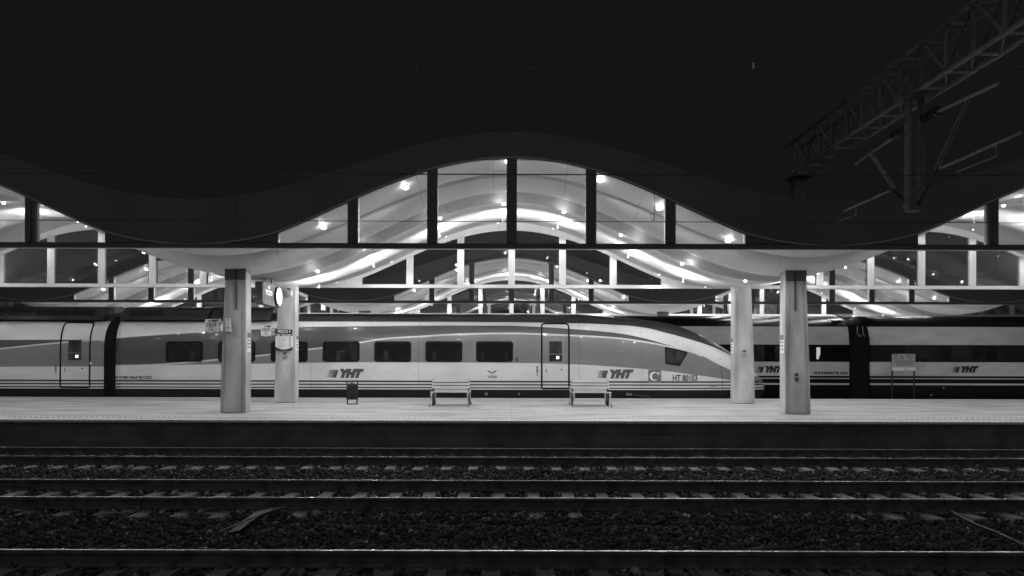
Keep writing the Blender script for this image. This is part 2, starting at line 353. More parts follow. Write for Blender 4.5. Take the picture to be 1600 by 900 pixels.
def column(t, xi, side, yc):
    """concrete column: straight inner edge xi, outer edge widening towards the foot; side -1 = spreads to the left"""
    m = MB(); y0, y1 = yc, yc+.4; zt = min(w_sof(xi), w_sof(xi+side*.56))+.1
    pr = [(xi, 0), (xi+side*.70, 0), (xi+side*.665, 1.3), (xi+side*.56, zt), (xi, zt)]
    m.prism(pr, y0, y1); m.prism([(xi+side*.10, .012), (xi+side*.60, .012), (xi+side*.565, 1.3), (xi+side*.46, zt-.2), (xi+side*.10, zt-.2)], y0-.018, y0)
    c = m.build('column', M['column'], t, bevel=.012)
    if yc < 20:
        m = MB(); m.box(xi+side*.007, xi+side*.57, y0-.022, y0+.1, 3.62, zt-.004); m.build('top_band', M['top_band'], c)  # darker band across the top of the column front
        m = MB(); m.tube([(xi+side*.25, y0-.035, zt-.01), (xi+side*.25, y0-.035, 2.82)], .018, 6); m.build('conduit', M['dark'], c)
can1 = canopy()
tag(can1, 'dark wave-shaped station canopy with arched windows over the platform in front', 'canopy', 'wave canopies')
for xi, s in ((-7.235, -1), (7.46, 1)):
    for yc in (19.56, 24.03): column(can1, xi, s, yc)
bpy.context.view_layer.update()
can2 = copy_tree(can1); can2.location.y += 17.2; tag(can2, 'second wave-shaped canopy, glimpsed behind the trains through the first one')
can3 = copy_tree(can1); can3.location.y += 34.4; tag(can3, 'third and farthest wave-shaped canopy, behind the second canopy')
# lamps under the canopies
def lamp_thing(kind, x, y, z, drop, r, power, label, group):
    t = empty('ceiling_lamp', (x, y, z), label, 'lamp', group)
    m = MB(); m.tube([(x, y, z+.06), (x, y, z-drop+r*.6)], .014, 6); m.tube([(x, y, z+.05), (x, y, z-.02)], .06, 10); m.build('lamp_stem', M['mull'], t)
    m = MB(); m.sphere((x, y, z-drop), r, 12, 8, .7); m.build('lamp_globe', M['bulb'], t, smooth=True)
    ld = bpy.data.lights.new('lamp_light', 'SPOT' if kind in 'ab' else 'POINT'); ld.energy = power
    if kind == 'c': ld.shadow_soft_size = .25
    else: ld.spot_size = R(150); ld.spot_blend = .5
    ld.shadow_soft_size = r*1.25; ld.color = (1, 1, 1)
    lo = bpy.data.objects.new('lamp_light', ld); COL.objects.link(lo); lo.location = (0, 0, -drop); lo.parent = t
    return t
ORD = ['first', 'second', 'third', 'fourth', 'fifth', 'sixth', 'seventh', 'eighth']
def lamp_label(row, i, n, bay, wh): return f'{ORD[i]} {row} row lamp from the left under the {bay} of the {wh}'
ROW_D = [-6.4, -4.4, -2.4, -.5, 1.5, 3.4, 5.4, 7.1]
ROW_C = [-6.3, -4.5, -2.35, -.3, 1.5, 3.8, 5.6]
ROW_B = [-5.97, -4.1, -2.2, -.25, 1.6, 3.36, 5.25, 7.2]; ROW_A = [-4.82, -2.72, -.1, 2.26, 3.78, 5.55]
for ci, nb in ((0, 1), (1, 1), (2, 1)):
    for c in range(-nb, nb+1):
        k = (1 if c == 0 else (.5 if c < 0 else .6)) if ci == 0 else (1.5 if ci == 1 else 1.2)
        wh = ['nearest canopy', 'second canopy', 'farthest canopy'][ci]
        bay = {-1: 'left wave', 0: 'middle wave', 1: 'right wave'}[c]
        for i, x in enumerate(ROW_D if ci < 2 else []): lamp_thing('b', c*P+x, 26.3+17.2*ci, w_sof(c*P+x, .29), .02, .02, P_ROW_D*k, lamp_label('back', i, len(ROW_D), bay, wh), f'back lamps of the {wh}')
        for i, x in enumerate(ROW_B if ci == 0 else []): lamp_thing('b', c*P+x, 22.12+17.2*ci, w_sof(c*P+x, .1), .06, .045, P_ROW_B*k, lamp_label('inner', i, len(ROW_B), bay, wh), f'inner lamps of the {wh}')
        for i, x in enumerate(ROW_C): lamp_thing('c', c*P+x, 23.45+17.2*ci, w_sof(c*P+x, .1), .32, .02 if ci == 0 else .012, P_ROW_C*k*(1 if ci == 0 else .75), lamp_label('rear', i, len(ROW_C), bay, wh), f'rear lamps of the {wh}')
        for i, x in enumerate(ROW_A if ci < 2 else []): lamp_thing('a', c*P+x, 18.4+17.2*ci, w_sof(c*P+x, .365+.045*cosw(x)), .06, .08 if ci == 0 else .055, P_ROW_A*k, lamp_label('front', i, len(ROW_A), bay, wh), f'front lamps of the {wh}')
# ------------------------------------------------------------------ nearer train
YC = 28.68; ZB = -.35
RT = [(-30, 3.29), (2.6, 3.29), (4.14, 3.16), (5.17, 3.07), (6.19, 2.92), (6.8, 2.75), (7.47, 2.47), (8.18, 2.10), (8.77, 1.71), (9.3, 1.31), (9.77, .88), (10.0, .60), (10.08, .40)]
BT_ = [(-30, ZB), (9.3, ZB), (9.75, -.1), (9.95, .08), (10.05, .25), (10.08, .36)]
WT = [(-30, 1.45), (4.5, 1.45), (6, 1.43), (7, 1.37), (8, 1.24), (8.8, 1.03), (9.4, .78), (9.8, .5), (10, .27), (10.08, .05)]
QT = [(0, .9), (.05, .965), (.12, 1), (.55, 1), (.64, .992), (.72, .965), (.79, .91), (.85, .83), (.9, .72), (.94, .57), (.97, .4), (.99, .22), (1, 0)]
def lerp(T, x):
    if x <= T[0][0]: return T[0][1]
    for (a, b), (c, d) in zip(T, T[1:]):
        if x <= c:
            return b+(d-b)*(x-a)/(c-a)
    return T[-1][1]
def smooth_T(T):
    """Catmull-Rom resample of a table for a smooth outline"""
    o = []
    for i in range(len(T)-1):
        p0, p1, p2, p3 = T[max(i-1, 0)], T[i], T[i+1], T[min(i+2, len(T)-1)]
        m1 = (p2[1]-p0[1])/max(1e-6, p2[0]-p0[0]); m2 = (p3[1]-p1[1])/max(1e-6, p3[0]-p1[0]); h = p2[0]-p1[0]
        for k in range(8):
            t = k/8; o.append((p1[0]+h*t, (2*t**3-3*t**2+1)*p1[1]+(t**3-2*t**2+t)*h*m1+(-2*t**3+3*t**2)*p2[1]+(t**3-t**2)*h*m2))
    return o+[T[-1]]
RS, WS, QS = smooth_T(RT[1:]), smooth_T(WT[1:]), smooth_T(QT)
def Rr(x): return 3.29 if x < 2.6 else lerp(RS, x)
def Ww(x): return 1.45 if x < 4.5 else lerp(WS, x)
def side_y(x, z):
    r, b = Rr(x), lerp(BT_, x); u = min(1, max(0, (z-b)/max(1e-3, r-b))); return YC-Ww(x)*lerp(QS, u)
def px2b(px, py):
    D = YC-1.45
    for _ in range(12):
        x = X(px, D); z = Z(py, D, px); D = .5*D+.5*side_y(min(x, 10.05), z)
    return x, z
def loft(m, x0, x1, n, us, mi=0, holes=()):
    us = sorted(set(us) | {(z-ZB)/(3.29-ZB) for h in holes for z in h[2:]}); X_ = sorted(set([x0+(x1-x0)*i/n for i in range(n+1)]) | {x for h in holes for x in h[:2]})
    if x1 > 9: X_ = sorted(set([x for x in X_ if x < 9]+[9+1.08*(1-(1-i/22)**2) for i in range(23)]))
    rings = []
    for x in X_:
        r, b, w_ = Rr(x), lerp(BT_, x), Ww(x)
        L_ = [(x, YC-w_*lerp(QS, u), b+(r-b)*u) for u in us]; rings.append(L_+[(x, 2*YC-y, z) for _, y, z in L_[::-1][1:]])
    k = len(rings[0]); vs = [p for r in rings for p in r]
    def hole(i, j):
        if not holes or j >= len(us)-1: return False
        a, b = rings[i][j], rings[i+1][j+1]; x, z = (a[0]+b[0])/2, (a[2]+b[2])/2
        return any(h[0] < x < h[1] and h[2] < z < h[3] for h in holes)
    fs = [(i*k+j, i*k+(j+1) % k, (i+1)*k+(j+1) % k, (i+1)*k+j) for i in range(len(rings)-1) for j in range(k) if not hole(i, j)]
    fs += [list(range(k)), list(range((len(rings)-1)*k, len(rings)*k))[::-1]]
    m.add(vs, fs, mi)
US = [i/50 for i in range(43)]+[.86+.14*(1-(1-i/24)**1.6) for i in range(1, 25)]
def livery():
    m = mat('train_livery', .5, .32, coat=.5, spec=.3); N, L = nodes(m); b = N['Principled BSDF']; b.inputs['Coat Roughness'].default_value = .04
    tc = N.new('ShaderNodeTexCoord'); s = N.new('ShaderNodeSeparateXYZ'); L.new(tc.outputs['Object'], s.inputs[0])
    x0, x1, z0, z1 = -28, 12, -1, 4
    xn = mth(N, L, 'DIVIDE', mth(N, L, 'SUBTRACT', s.outputs[0], x0), x1-x0); z = mth(N, L, 'SUBTRACT', s.outputs[2], .55)
    def curve(pix, smooth=True):
        pts = sorted(px2b(*p) for p in pix); fc = N.new('ShaderNodeFloatCurve'); c = fc.mapping.curves[0]
        fc.mapping.use_clip = False; L.new(xn, fc.inputs['Value'])
        c.points[0].location = (0, (pts[0][1]-z0)/(z1-z0)); c.points[1].location = (1, (pts[-1][1]-z0)/(z1-z0))
        for x, zz in pts: c.points.new((x-x0)/(x1-x0), (zz-z0)/(z1-z0))
        for p in c.points: p.handle_type = 'AUTO_CLAMPED'
        fc.mapping.update(); return mth(N, L, 'ADD', mth(N, L, 'MULTIPLY', fc.outputs[0], z1-z0), z0)
    lowc = curve([(-200, 573), (0, 573), (150, 572.5), (176, 572.5), (240, 571), (420, 568), (600, 566), (800, 567), (890, 569), (960, 573), (1033, 579), (1080, 585), (1141, 594), (1165, 600)])
    topc = curve([(-200, 531), (0, 531), (120, 531), (155, 531.5), (178, 529), (240, 524), (320, 519), (394, 515), (480, 511), (550, 510), (720, 508.6), (800, 509), (846, 511), (892, 514), (960, 520), (1000, 527), (1040, 538), (1088, 552), (1120, 568), (1141, 578), (1160, 588)])
    mid = curve([(-200, 566), (0, 545), (88, 536), (140, 532), (157, 530.5), (177, 571.5), (240, 570), (340, 562), (421, 554), (482, 546), (503, 543.6), (563, 535), (604, 529), (652, 526), (720, 522.3), (800, 521), (846, 522.4), (960, 528), (1000, 533), (1038, 540), (1072, 547.5), (1086, 552), (1100, 556)])
    roofc = curve([(-200, 502), (0, 502), (160, 502), (480, 502.5), (700, 503), (840, 504), (960, 507.5), (1000, 511), (1040, 520), (1080, 531), (1110, 540.5), (1141, 555), (1160, 566)])
    gt = lambda a, c: mth(N, L, 'GREATER_THAN', a, c)
    def mixv(a, c, f):   # a*(1-f)+c*f
        return mth(N, L, 'ADD', mth(N, L, 'MULTIPLY', a, mth(N, L, 'SUBTRACT', 1, f)), mth(N, L, 'MULTIPLY', c, f) if not isinstance(c, float) else mth(N, L, 'MULTIPLY', f, c))
    white, A_, B_, ROOF, SK = .67, .075, .21, .05, .014
    inband = mth(N, L, 'MULTIPLY', gt(z, lowc), gt(topc, z))
    above = gt(z, mid); line = mth(N, L, 'LESS_THAN', mth(N, L, 'ABSOLUTE', mth(N, L, 'SUBTRACT', z, mid)), .03)
    bandc = mth(N, L, 'ADD', B_, mth(N, L, 'MULTIPLY', above, A_-B_)); bandc = mixv(bandc, .6, line)
    col = mixv(white, bandc, inband)
    for a, c in ((.585, .65), (.47, .525), (.355, .405)):
        col = mixv(col, .05, mth(N, L, 'MULTIPLY', gt(z, a), gt(c, z)))
    col = mixv(col, SK, gt(.315, z)); col = mixv(col, ROOF, gt(z, roofc))
    mp = N.new('ShaderNodeMapping'); mp.inputs['Scale'].default_value = (.35, 1, .9); L.new(tc.outputs['Object'], mp.inputs[0])
    n = N.new('ShaderNodeTexNoise'); n.inputs['Scale'].default_value = 1.6; n.inputs['Detail'].default_value = 9; n.inputs['Roughness'].default_value = .6; L.new(mp.outputs[0], n.inputs['Vector'])
    mr = N.new('ShaderNodeMapRange'); mr.inputs[1].default_value = .3; mr.inputs[2].default_value = .72; mr.inputs[3].default_value = 1.04; mr.inputs[4].default_value = .78; L.new(n.outputs[0], mr.inputs[0])
    col = mth(N, L, 'MULTIPLY', col, mr.outputs[0]); L.new(col, b.inputs['Base Color'])
    r2 = N.new('ShaderNodeMapRange'); r2.inputs[3].default_value = .22; r2.inputs[4].default_value = .5; L.new(n.outputs[0], r2.inputs[0]); sk = gt(.315, z)
    L.new(mth(N, L, 'MAXIMUM', r2.outputs[0], mth(N, L, 'MULTIPLY', sk, .75)), b.inputs['Roughness']); L.new(mth(N, L, 'SUBTRACT', .5, mth(N, L, 'MULTIPLY', sk, .5)), b.inputs['Coat Weight']); L.new(mth(N, L, 'SUBTRACT', .3, mth(N, L, 'MULTIPLY', sk, .2)), b.inputs['Specular IOR Level'])
    return m
train = empty('high_speed_train', (0, YC, -.55), 'streamlined high-speed train with a dark swoosh, its nose behind the right back column', 'train')
LIV = livery()
WCX = (288, 370, 452, 533, 613.5, 693.5, 772.7)
WZ = px2b(533, 565.3)[1]+.05, px2b(533, 533.3)[1]-.05
holes = [(px2b(c, 549)[0]-.64, px2b(c, 549)[0]+.64, WZ[0], WZ[1]) for c in WCX]
m = MB(); loft(m, -15.0, 10.08, 90, US, holes=holes); cab = m.build('front_carriage', LIV, train, smooth=True)
m = MB(); loft(m, -27.5, -15.5, 6, US); rear = m.build('rear_carriage', LIV, train, smooth=True)
US2 = US
m = MB()
for x0, x1 in ((-15.5, -15.0),):
    pr = [(YC-1.36*lerp(QS, u), ZB+.1+(3.05-ZB)*u) for u in US]; ring = pr+[(2*YC-y, z) for y, z in pr[::-1][1:]]
    k = len(ring); m.add([(x, y, z) for x in (x0, x1) for y, z in ring], [(j, (j+1) % k, k+(j+1) % k, k+j) for j in range(k)])
m.build('gangway', M['bellows'], train, smooth=True)
def onS(x, z, o=.006): return (x, side_y(x, z)-o, z)
def rrect(x0, x1, z0, z1, r, n=5):
    p = []
    for cx, cz, a0 in ((x1-r, z1-r, 0), (x0+r, z1-r, 90), (x0+r, z0+r, 180), (x1-r, z0+r, 270)):
        p += [(cx+r*math.cos(R(a0+90*k/n)), cz+r*math.sin(R(a0+90*k/n))) for k in range(n+1)]
    return p
def ringpatch(m, outer, inner, oo=.018, oi=.016, mi=0):
    n = len(outer); vs = [onS(*p, oo) for p in outer]+[onS(*p, oi) for p in inner]+[onS(*p, -.01) for p in outer]+[onS(*p, -.03) for p in inner]
    fs = [(i, (i+1) % n, n+(i+1) % n, n+i) for i in range(n)]+[(i, (i+1) % n, 2*n+(i+1) % n, 2*n+i) for i in range(n)]+[(n+i, n+(i+1) % n, 3*n+(i+1) % n, 3*n+i) for i in range(n)]
    m.add(vs, fs, mi)
def train_window(cx_px, body, pm=None):
    xc, _ = px2b(cx_px, 549); x0, x1 = xc-.7, xc+.7; z0, z1 = px2b(cx_px, 565.3)[1], px2b(cx_px, 533.3)[1]
    o = rrect(x0, x1, z0, z1, .11); i = rrect(x0+.07, x1-.07, z0+.06, z1-.06, .07)
    m = MB(); ringpatch(m, o, i); f = m.build('window_frame', M['rubber'], body)
    m = MB(); m.add([onS(*p, .009) for p in i], [range(len(i))]); m.build('window_pane', pm or M['tglass'], body)
    return xc
for c in WCX: train_window(c, cab, M['cleartint'])
m = MB(); m.box(-14.6, .6, YC+.95, YC+.98, .6, 2.7); m.box(-14.6, .6, YC-1.2, YC+.95, 2.45, 2.5); m.box(-14.6, .6, YC-1.2, YC+.95, .62, .66); m.build('saloon_lining', mat('saloon_lining_grey', .5, .7), cab)
m = MB(); m.box(-14.6, .6, YC+.2, YC+.6, 2.1, 2.16); m.box(-14.6, .6, YC-1.15, YC-.8, 2.12, 2.17); m.build('luggage_rack', M['steel'], cab)
x = -14.1; sk_ = 0
while x < .3:
    for y0 in (YC-1.15, YC-.62, YC+.3):
        m = MB(); q = [(x, .7), (x+.5, .7), (x+.5, .82), (x+.16, .84), (x+.04, 1.72), (x-.06, 1.76), (x-.1, 1.7)]; m.prism(q, y0, y0+.45, 0); m.prism([(x-.11, 1.5), (x+.075, 1.5), (x+.05, 1.74), (x-.06, 1.79), (x-.115, 1.72)], y0+.06, y0+.39, 1)
        m.build('seat', [M['soft'], M['seatl']], cab, bevel=.02)
    x += .93
    sk_ += 1
for c in (-110, -30): train_window(c, rear)
# cab side window
m = MB(); o = [px2b(*p) for p in ((1038.5, 543), (1041, 542), (1072, 549), (1074.5, 551.5), (1063, 570.5), (1060, 571.5), (1042, 568.5), (1039.5, 567))]
cxm, czm = sum(p[0] for p in o)/8, sum(p[1] for p in o)/8; i = [(cxm+(x-cxm)*.86, czm+(z-czm)*.84) for x, z in o]
ringpatch(m, o, i, .02, .02); m.build('cab_window_frame', M['rubber'], cab)
m = MB(); m.add([onS(*p, .014) for p in i], [range(8)]); m.build('cab_window_pane', M['tglass'], cab)
def ribbon(m, pts, wd, o=.008, mi=0, closed=False):
    n = len(pts); vs = []
    for k, p in enumerate(pts):
        a, b = pts[k-1 if (k or closed) else 0], pts[(k+1) % n if closed else min(k+1, n-1)]; d = Vector((b[0]-a[0], b[1]-a[1])).normalized(); nn = (-d.y*wd/2, d.x*wd/2)
        vs += [onS(p[0]+nn[0], p[1]+nn[1], o), onS(p[0]-nn[0], p[1]-nn[1], o)]
    m.add(vs, [(2*k, 2*k+1, (2*k+3) % (2*n), (2*k+2) % (2*n)) for k in range(n if closed else n-1)], mi)
def door(body, pa, pb, win):
    """sliding door: a dark seal following the body, a leaf window and a small display"""
    xa, xb = X(pa, YC-1.45), X(pb, YC-1.45); zt, z0 = 2.84, .36; r = .12; pts = []
    for z in np.linspace(z0, zt-r, 24): pts.append((xa, z))
    for k in range(1, 6): pts.append((xa+r-r*math.cos(R(18*k)), zt-r+r*math.sin(R(18*k))))
    for k in range(5, 0, -1): pts.append((xb-r+r*math.cos(R(18*k)), zt-r+r*math.sin(R(18*k))))
    for z in np.linspace(zt-r, z0, 24): pts.append((xb, z))
    pts.append((xa+.01, z0))
    m = MB(); ribbon(m, pts, .065); m.build('door_seal', M['rubber'], body)
    wx0, wx1 = X(win[0], YC-1.45), X(win[1], YC-1.45)
    for (a, b) in ((2.155, 1.68), (1.655, 1.39)):
        q = rrect(wx0, wx1, b, a, .02, 2); m = MB(); m.add([onS(*p, .01) for p in q]+[onS(*p, -.02) for p in q], [range(len(q))]+[(k, (k+1) % len(q), len(q)+(k+1) % len(q), len(q)+k) for k in range(len(q))]); m.build('door_window', M['tglass'], body)
    m = MB(); x = wx1-.16; m.box(x-.055, x+.055, side_y(0, 1.53)-.02, side_y(0, 1.53)-.008, 1.48, 1.59); m.build('door_display', M['lcd'], body)
    m = MB()
    for k, (a, b) in enumerate(((1.13, 1.2), (1.04, 1.11), (.95, 1.02), (.86, .9))): m.box(xa-.2, xa-.14, side_y(0, 1)-.006, side_y(0, 1)-.002, a, b)
    m.box(xa+.16, xa+.19, side_y(0, 1)-.006, side_y(0, 1)-.002, .95, 1.1); m.tube([(xb-.28, side_y(0, 1)+.01, 1.08), (xb-.28, side_y(0, 1)-.012, 1.08)], .03, 8); m.build('door_marking', M['ink'], body)
door(cab, 846.5, 889, (858, 878)); door(rear, 94.5, 140.5, (106.5, 127))
m = MB(); x = X(142, YC-1.45); m.tube([(x, side_y(0, 1.27)+.01, 1.27), (x, side_y(0, 1.27)-.015, 1.27)], .045, 10); m.build('door_button', M['white'], rear)
# lettering and emblems
def S(cx, cz, o=.007): return lambda u, v: onS(cx+u, cz+v, o)
def yht(m, cx, cz, h, fn, mi=0):
    """slanted YHT letters with the halftone tail on their left"""
    put_text(m, 'YHT', h*1.38, fn(cx+.12*h/.17, cz), width=h*3.3, shear=.32, bold=.03*h/.2, mi=mi)
    rr = random.Random(3)
    for r in range(9):
        for c in range(16):
            t = c/15; 
            if rr.random() > .25+1.0*t: continue
            u = -h*(2.75-1.7*t)+(r-4)*h*.035; v = (r-4)*h*.118; s = h*(.028+.03*t); f = fn(cx, cz)
            m.add([f(u-s, v-s), f(u+s, v-s), f(u+s, v+s), f(u-s, v+s)], [(0, 1, 2, 3)], mi)
for px, py in ((535.5, 584), (957, 585)):
    x, z = px2b(px+3, py); m = MB(); yht(m, x, z, .28, S); m.build('train_emblem', M['inkg'], cab)
x, z = px2b(1070.5, 591); m = MB(); put_text(m, 'HT 80103', .31, S(x, z), width=.95, bold=.008); m.build('unit_number', M['ink'], cab)
x, z = px2b(208.5, 590); m = MB(); put_text(m, '93 70 9801 036-0 TR-TCDD', .14, S(x, z), width=1.4, bold=.006); m.add([S(x, z)(.2, -.08), S(x, z)(.36, -.08), S(x, z)(.36, -.068), S(x, z)(.2, -.068)], [(0, 1, 2, 3)]); m.build('vehicle_number', M['ink'], cab)
x, z = px2b(807.3, 561.8); m = MB(); put_text(m, '8', .22, S(x, z), bold=.004); m.build('carriage_number', M['ink'], cab)
x, z = px2b(769, 583); m = MB(); put_text(m, 'TCDD', .12, S(x, z-.145), width=.34, shear=.2, bold=.005)
f = S(x, z)
def arc(m, f, cx, cz, r0, r1, a0, a1, n=14, mi=0):
    for k in range(n):
        p, q = R(a0+(a1-a0)*k/n), R(a0+(a1-a0)*(k+1)/n)
        m.add([f(cx+r0*math.cos(p), cz+r0*math.sin(p)), f(cx+r1*math.cos(p), cz+r1*math.sin(p)), f(cx+r1*math.cos(q), cz+r1*math.sin(q)), f(cx+r0*math.cos(q), cz+r0*math.sin(q))], [(0, 1, 2, 3)], mi)
arc(m, f, 0, .07, .085, .105, 180, 360)
for s in (-1, 1):
    for k in range(3): m.add([f(s*.06, .07+.012-k*.03), f(s*(.21-k*.04), .105-k*.03), f(s*(.2-k*.04), .09-k*.03), f(s*.06, .055-k*.026)], [(0, 1, 2, 3)])
m.add([f(-.05, .1), f(-.02, .03), f(0, .06), f(.02, .03), f(.05, .1), f(.02, .0), f(-.02, .0)], [(0, 1, 6), (1, 2, 6), (2, 5, 6), (2, 3, 5), (3, 4, 5)]); arc(m, f, 0, .19, 0, .015, 0, 360, 8)
m.build('railway_emblem', M['inkg'], cab)
# crescent and star flag panel
x, z = px2b(1023, 588); f = S(x, z, .006); m = MB(); m.add([f(-.245, -.25), f(.245, -.25), f(.245, .25), f(-.245, .25)], [(0, 1, 2, 3)]); f = S(x, z, .010)
no, ni = 24, 24; A0 = [(-.02+.17*math.cos(R(45+270*k/no)), .17*math.sin(R(45+270*k/no))) for k in range(no+1)]; A1 = [(.03+.135*math.cos(R(62+236*k/no)), .135*math.sin(R(62+236*k/no))) for k in range(no+1)]
m.add([f(*p) for p in A0+A1], [(k, k+1, no+2+k, no+1+k) for k in range(no)], 1)
st = [(.14+(.075 if k % 2 == 0 else .03)*math.cos(R(100+36*k)), .11+(.075 if k % 2 == 0 else .03)*math.sin(R(100+36*k))) for k in range(10)]
m.add([f(*p) for p in st]+[f(.14, .11)], [(k, (k+1) % 10, 10) for k in range(10)], 1); m.build('flag_panel', [mat('flag_panel_paint', .13, .4), M['white']], cab)
# skirt seams, nose seam, small hatches
m = MB()
for px in (575, 645, 848, 965, 1033): 
    x = X(px, YC-1.45); m.add([onS(x-.008, -.2, .004), onS(x+.008, -.2, .004), onS(x+.008, .31, .004), onS(x-.008, .31, .004)], [(0, 1, 2, 3)])
for px in (486, 487.6+166, 905, 1003):
    x = X(px, YC-1.45); ribbon(m, [(x, z) for z in np.linspace(.32, 2.85, 30)], .007, .003)
ribbon(m, [px2b(*p) for p in ((1123, 548), (1125, 560), (1127, 575), (1128.5, 592), (1129, 606), (1129, 618))], .018, .004); m.build('panel_joint', M['ink'], cab)
m = MB(); x0 = X(1111, YC-1.4); m.add([onS(x0, .44, .008), onS(x0+.24, .44, .008), onS(x0+.24, .53, .008), onS(x0, .53, .008)], [(0, 1, 2, 3)]); m.build('nose_hatch', M['band'], cab)
for px, w_, b in ((760, .12, 0), (811, .06, 0), (983, .22, 0)):
    m = MB(); x = X(px, YC-1.45); y = side_y(0, .2); m.box(x-w_/2, x+w_/2, y-.035, y-.005, .1, .2); m.build('skirt_hatch', M['dsteel'], cab, bevel=.006)
m = MB(); m.bar((X(988, 27.2), side_y(0, .1)-.05, .13), (X(1018, 27.2), side_y(0, 0)-.05, .05), .05); m.build('skirt_damper', M['dark'], cab)
# roof fairings over the left part, rail along the roof edge, antenna
rf = mat('train_roof_grey', .028, .4, var=.2, vscale=2, spec=.3); rf2 = mat('train_roof_hatch', .009, .5, spec=.2)
def fairing(body, x0, x1):
    m = MB(); pr = [(YC-1.3, 2.93), (YC-1.18, 3.1), (YC-1.02, 3.3), (YC-.8, 3.44), (YC, 3.52), (YC+.8, 3.44), (YC+1.3, 2.93)]
    k = len(pr); m.add([(x, y, z) for x in (x0, x1) for y, z in pr], [(j, j+1, k+j+1, k+j) for j in range(k-1)]+[list(range(k)), list(range(k, 2*k))[::-1]]); m.build('roof_fairing', rf, body)
    x = x0+.3
    while x < x1-.8:
        wd = random.choice((.9, 1.25, 1.6))
        if x+wd > x1-.1: break
        m = MB(); m.add([(x, YC-1.19-.01, 3.09), (x+wd, YC-1.20, 3.09), (x+wd, YC-1.0, 3.335), (x, YC-1.0, 3.335)], [(0, 1, 2, 3)]); m.build('roof_hatch', rf2, body); x += wd+random.choice((.12, .35))
fairing(cab, -14.95, -11.6); fairing(cab, -11.5, -9.2); fairing(rear, -27.3, -20.8); fairing(rear, -20.6, -15.55)
m = MB(); pts = [(x, YC-.72, Rr(x)-.055+(0)) for x in np.linspace(-9, 4.0, 20)]; m.tube([(x, y, side_z) for x, y, side_z in pts], .02, 6); m.build('roof_cable', M['litpart'], cab)
m = MB(); x = X(815.5, YC-.3); m.prism([(x-.05, 3.26), (x+.07, 3.26), (x+.03, 3.62), (x-.01, 3.62)], YC-.32, YC-.28); m.build('antenna', M['dark'], cab)
m = MB(); x = X(507, YC-.5); m.box(x-.15, x+.05, YC-.7, YC-.4, 3.2, 3.36); m.build('roof_horn', M['dark'], cab, bevel=.01)
# bogies peeping below the skirts
def bogie(parent, xc, yc, zr=-.55):
    m = MB()
    for dx in (-1.25, 1.25):
        for y in (yc-.75, yc+.75): m.tube([(xc+dx, y-.065, zr+.43), (xc+dx, y+.065, zr+.43)], .43, 20)
        m.tube([(xc+dx, yc-.9, zr+.43), (xc+dx, yc+.9, zr+.43)], .08, 8)
    for y in (yc-1, yc+1): m.box(xc-1.7, xc+1.7, y-.08, y+.08, zr+.4, zr+.62)
    m.build('bogie', M['dark'], parent)
for xc in (-12.3, 4.6): bogie(cab, xc, YC)
bogie(rear, -18.3, YC)
# ------------------------------------------------------------------ farther train
YF = 32.8; YS = YF-1.45
ft = empty('silver_train', (0, YF, -.55), 'silver passenger train with a continuous dark window band, standing behind the streamlined train', 'train')
QF = smooth_T([(0, .92), (.06, .985), (.12, 1), (.6, 1), (.7, .985), (.8, .94), (.87, .86), (.92, .74), (.96, .55), (.985, .3), (1, 0)])
RF = 3.47
def fside(z): return YF-1.45*lerp(QF, min(1, max(0, (z-ZB)/(RF-ZB))))
def onF(x, z, o=.006): return (x, fside(z)-o, z)
def far_mat():
    m = M['far_white']; N, L = nodes(m); b = N['Principled BSDF']; tc = N.new('ShaderNodeTexCoord'); s = N.new('ShaderNodeSeparateXYZ'); L.new(tc.outputs['Object'], s.inputs[0])
    z = mth(N, L, 'SUBTRACT', s.outputs[2], .55); src = b.inputs['Base Color'].links[0].from_socket; k = None
    for a, c in ((-2, .38), (.455, .64), (.685, .775), (1.385, 2.135), (2.93, 9)):
        q = mth(N, L, 'MULTIPLY', mth(N, L, 'GREATER_THAN', z, a), mth(N, L, 'LESS_THAN', z, c)); k = q if k is None else mth(N, L, 'ADD', k, q, True)
    col = mth(N, L, 'ADD', mth(N, L, 'MULTIPLY', src, mth(N, L, 'SUBTRACT', 1, k)), mth(N, L, 'MULTIPLY', k, .01)); L.new(col, b.inputs['Base Color'])
far_mat()
def floft(m, x0, x1, inset=0):
    pr = [(YF-(1.45-inset)*lerp(QF, u), ZB+(RF-inset-ZB)*u) for u in US]; ring = pr+[(2*YF-y, z) for y, z in pr[::-1][1:]]; k = len(ring)
    m.add([(x, y, z) for x in (x0, x1) for y, z in ring], [(j, (j+1) % k, k+(j+1) % k, k+j) for j in range(k)]+[list(range(k)), list(range(k, 2*k))[::-1]])
GX0, GX1 = 14.75, 15.72
cars = []
for a, b in ((-30, -11.2), (-10.3, GX0), (GX1, 40)):
    m = MB(); floft(m, a, b); cars.append(m.build('carriage', M['far_white'], ft, smooth=True))
for a, b in ((-11.2, -10.3), (GX0, GX1)):
    m = MB(); floft(m, a-.02, b+.02, .16); m.box(a+.05, b-.05, YF-1.38, YF+1.38, -.3, 2.5); m.build('gangway', M['bellows'], ft)
    m = MB(); xc = (a+b)/2
    m.tube([(xc-.12, YS+.02, 2.95), (xc-.14, YS+.0, 2.65), (xc-.05, YS-.0, 2.5), (xc+.05, YS-.0, 2.55)], .018, 6); m.tube([(xc+.1, YS+.02, 2.95), (xc+.12, YS, 2.6), (xc+.2, YS, 2.5)], .018, 6); m.build('jumper_cable', M['steel'], ft)
    m = MB(); m.prism([(a-.5, 3.5), (b-.3, 3.5), (b-.3, 3.44), (b-.6, 3.44), (b-.8, 3.36), (a-.1, 3.36)], YF-1.1, YF-.9); m.build('gangway_bracket', M['litpart'], ft)
fwin = mat('far_train_window', .03, .1, 0, var=.5, vscale=1.5)
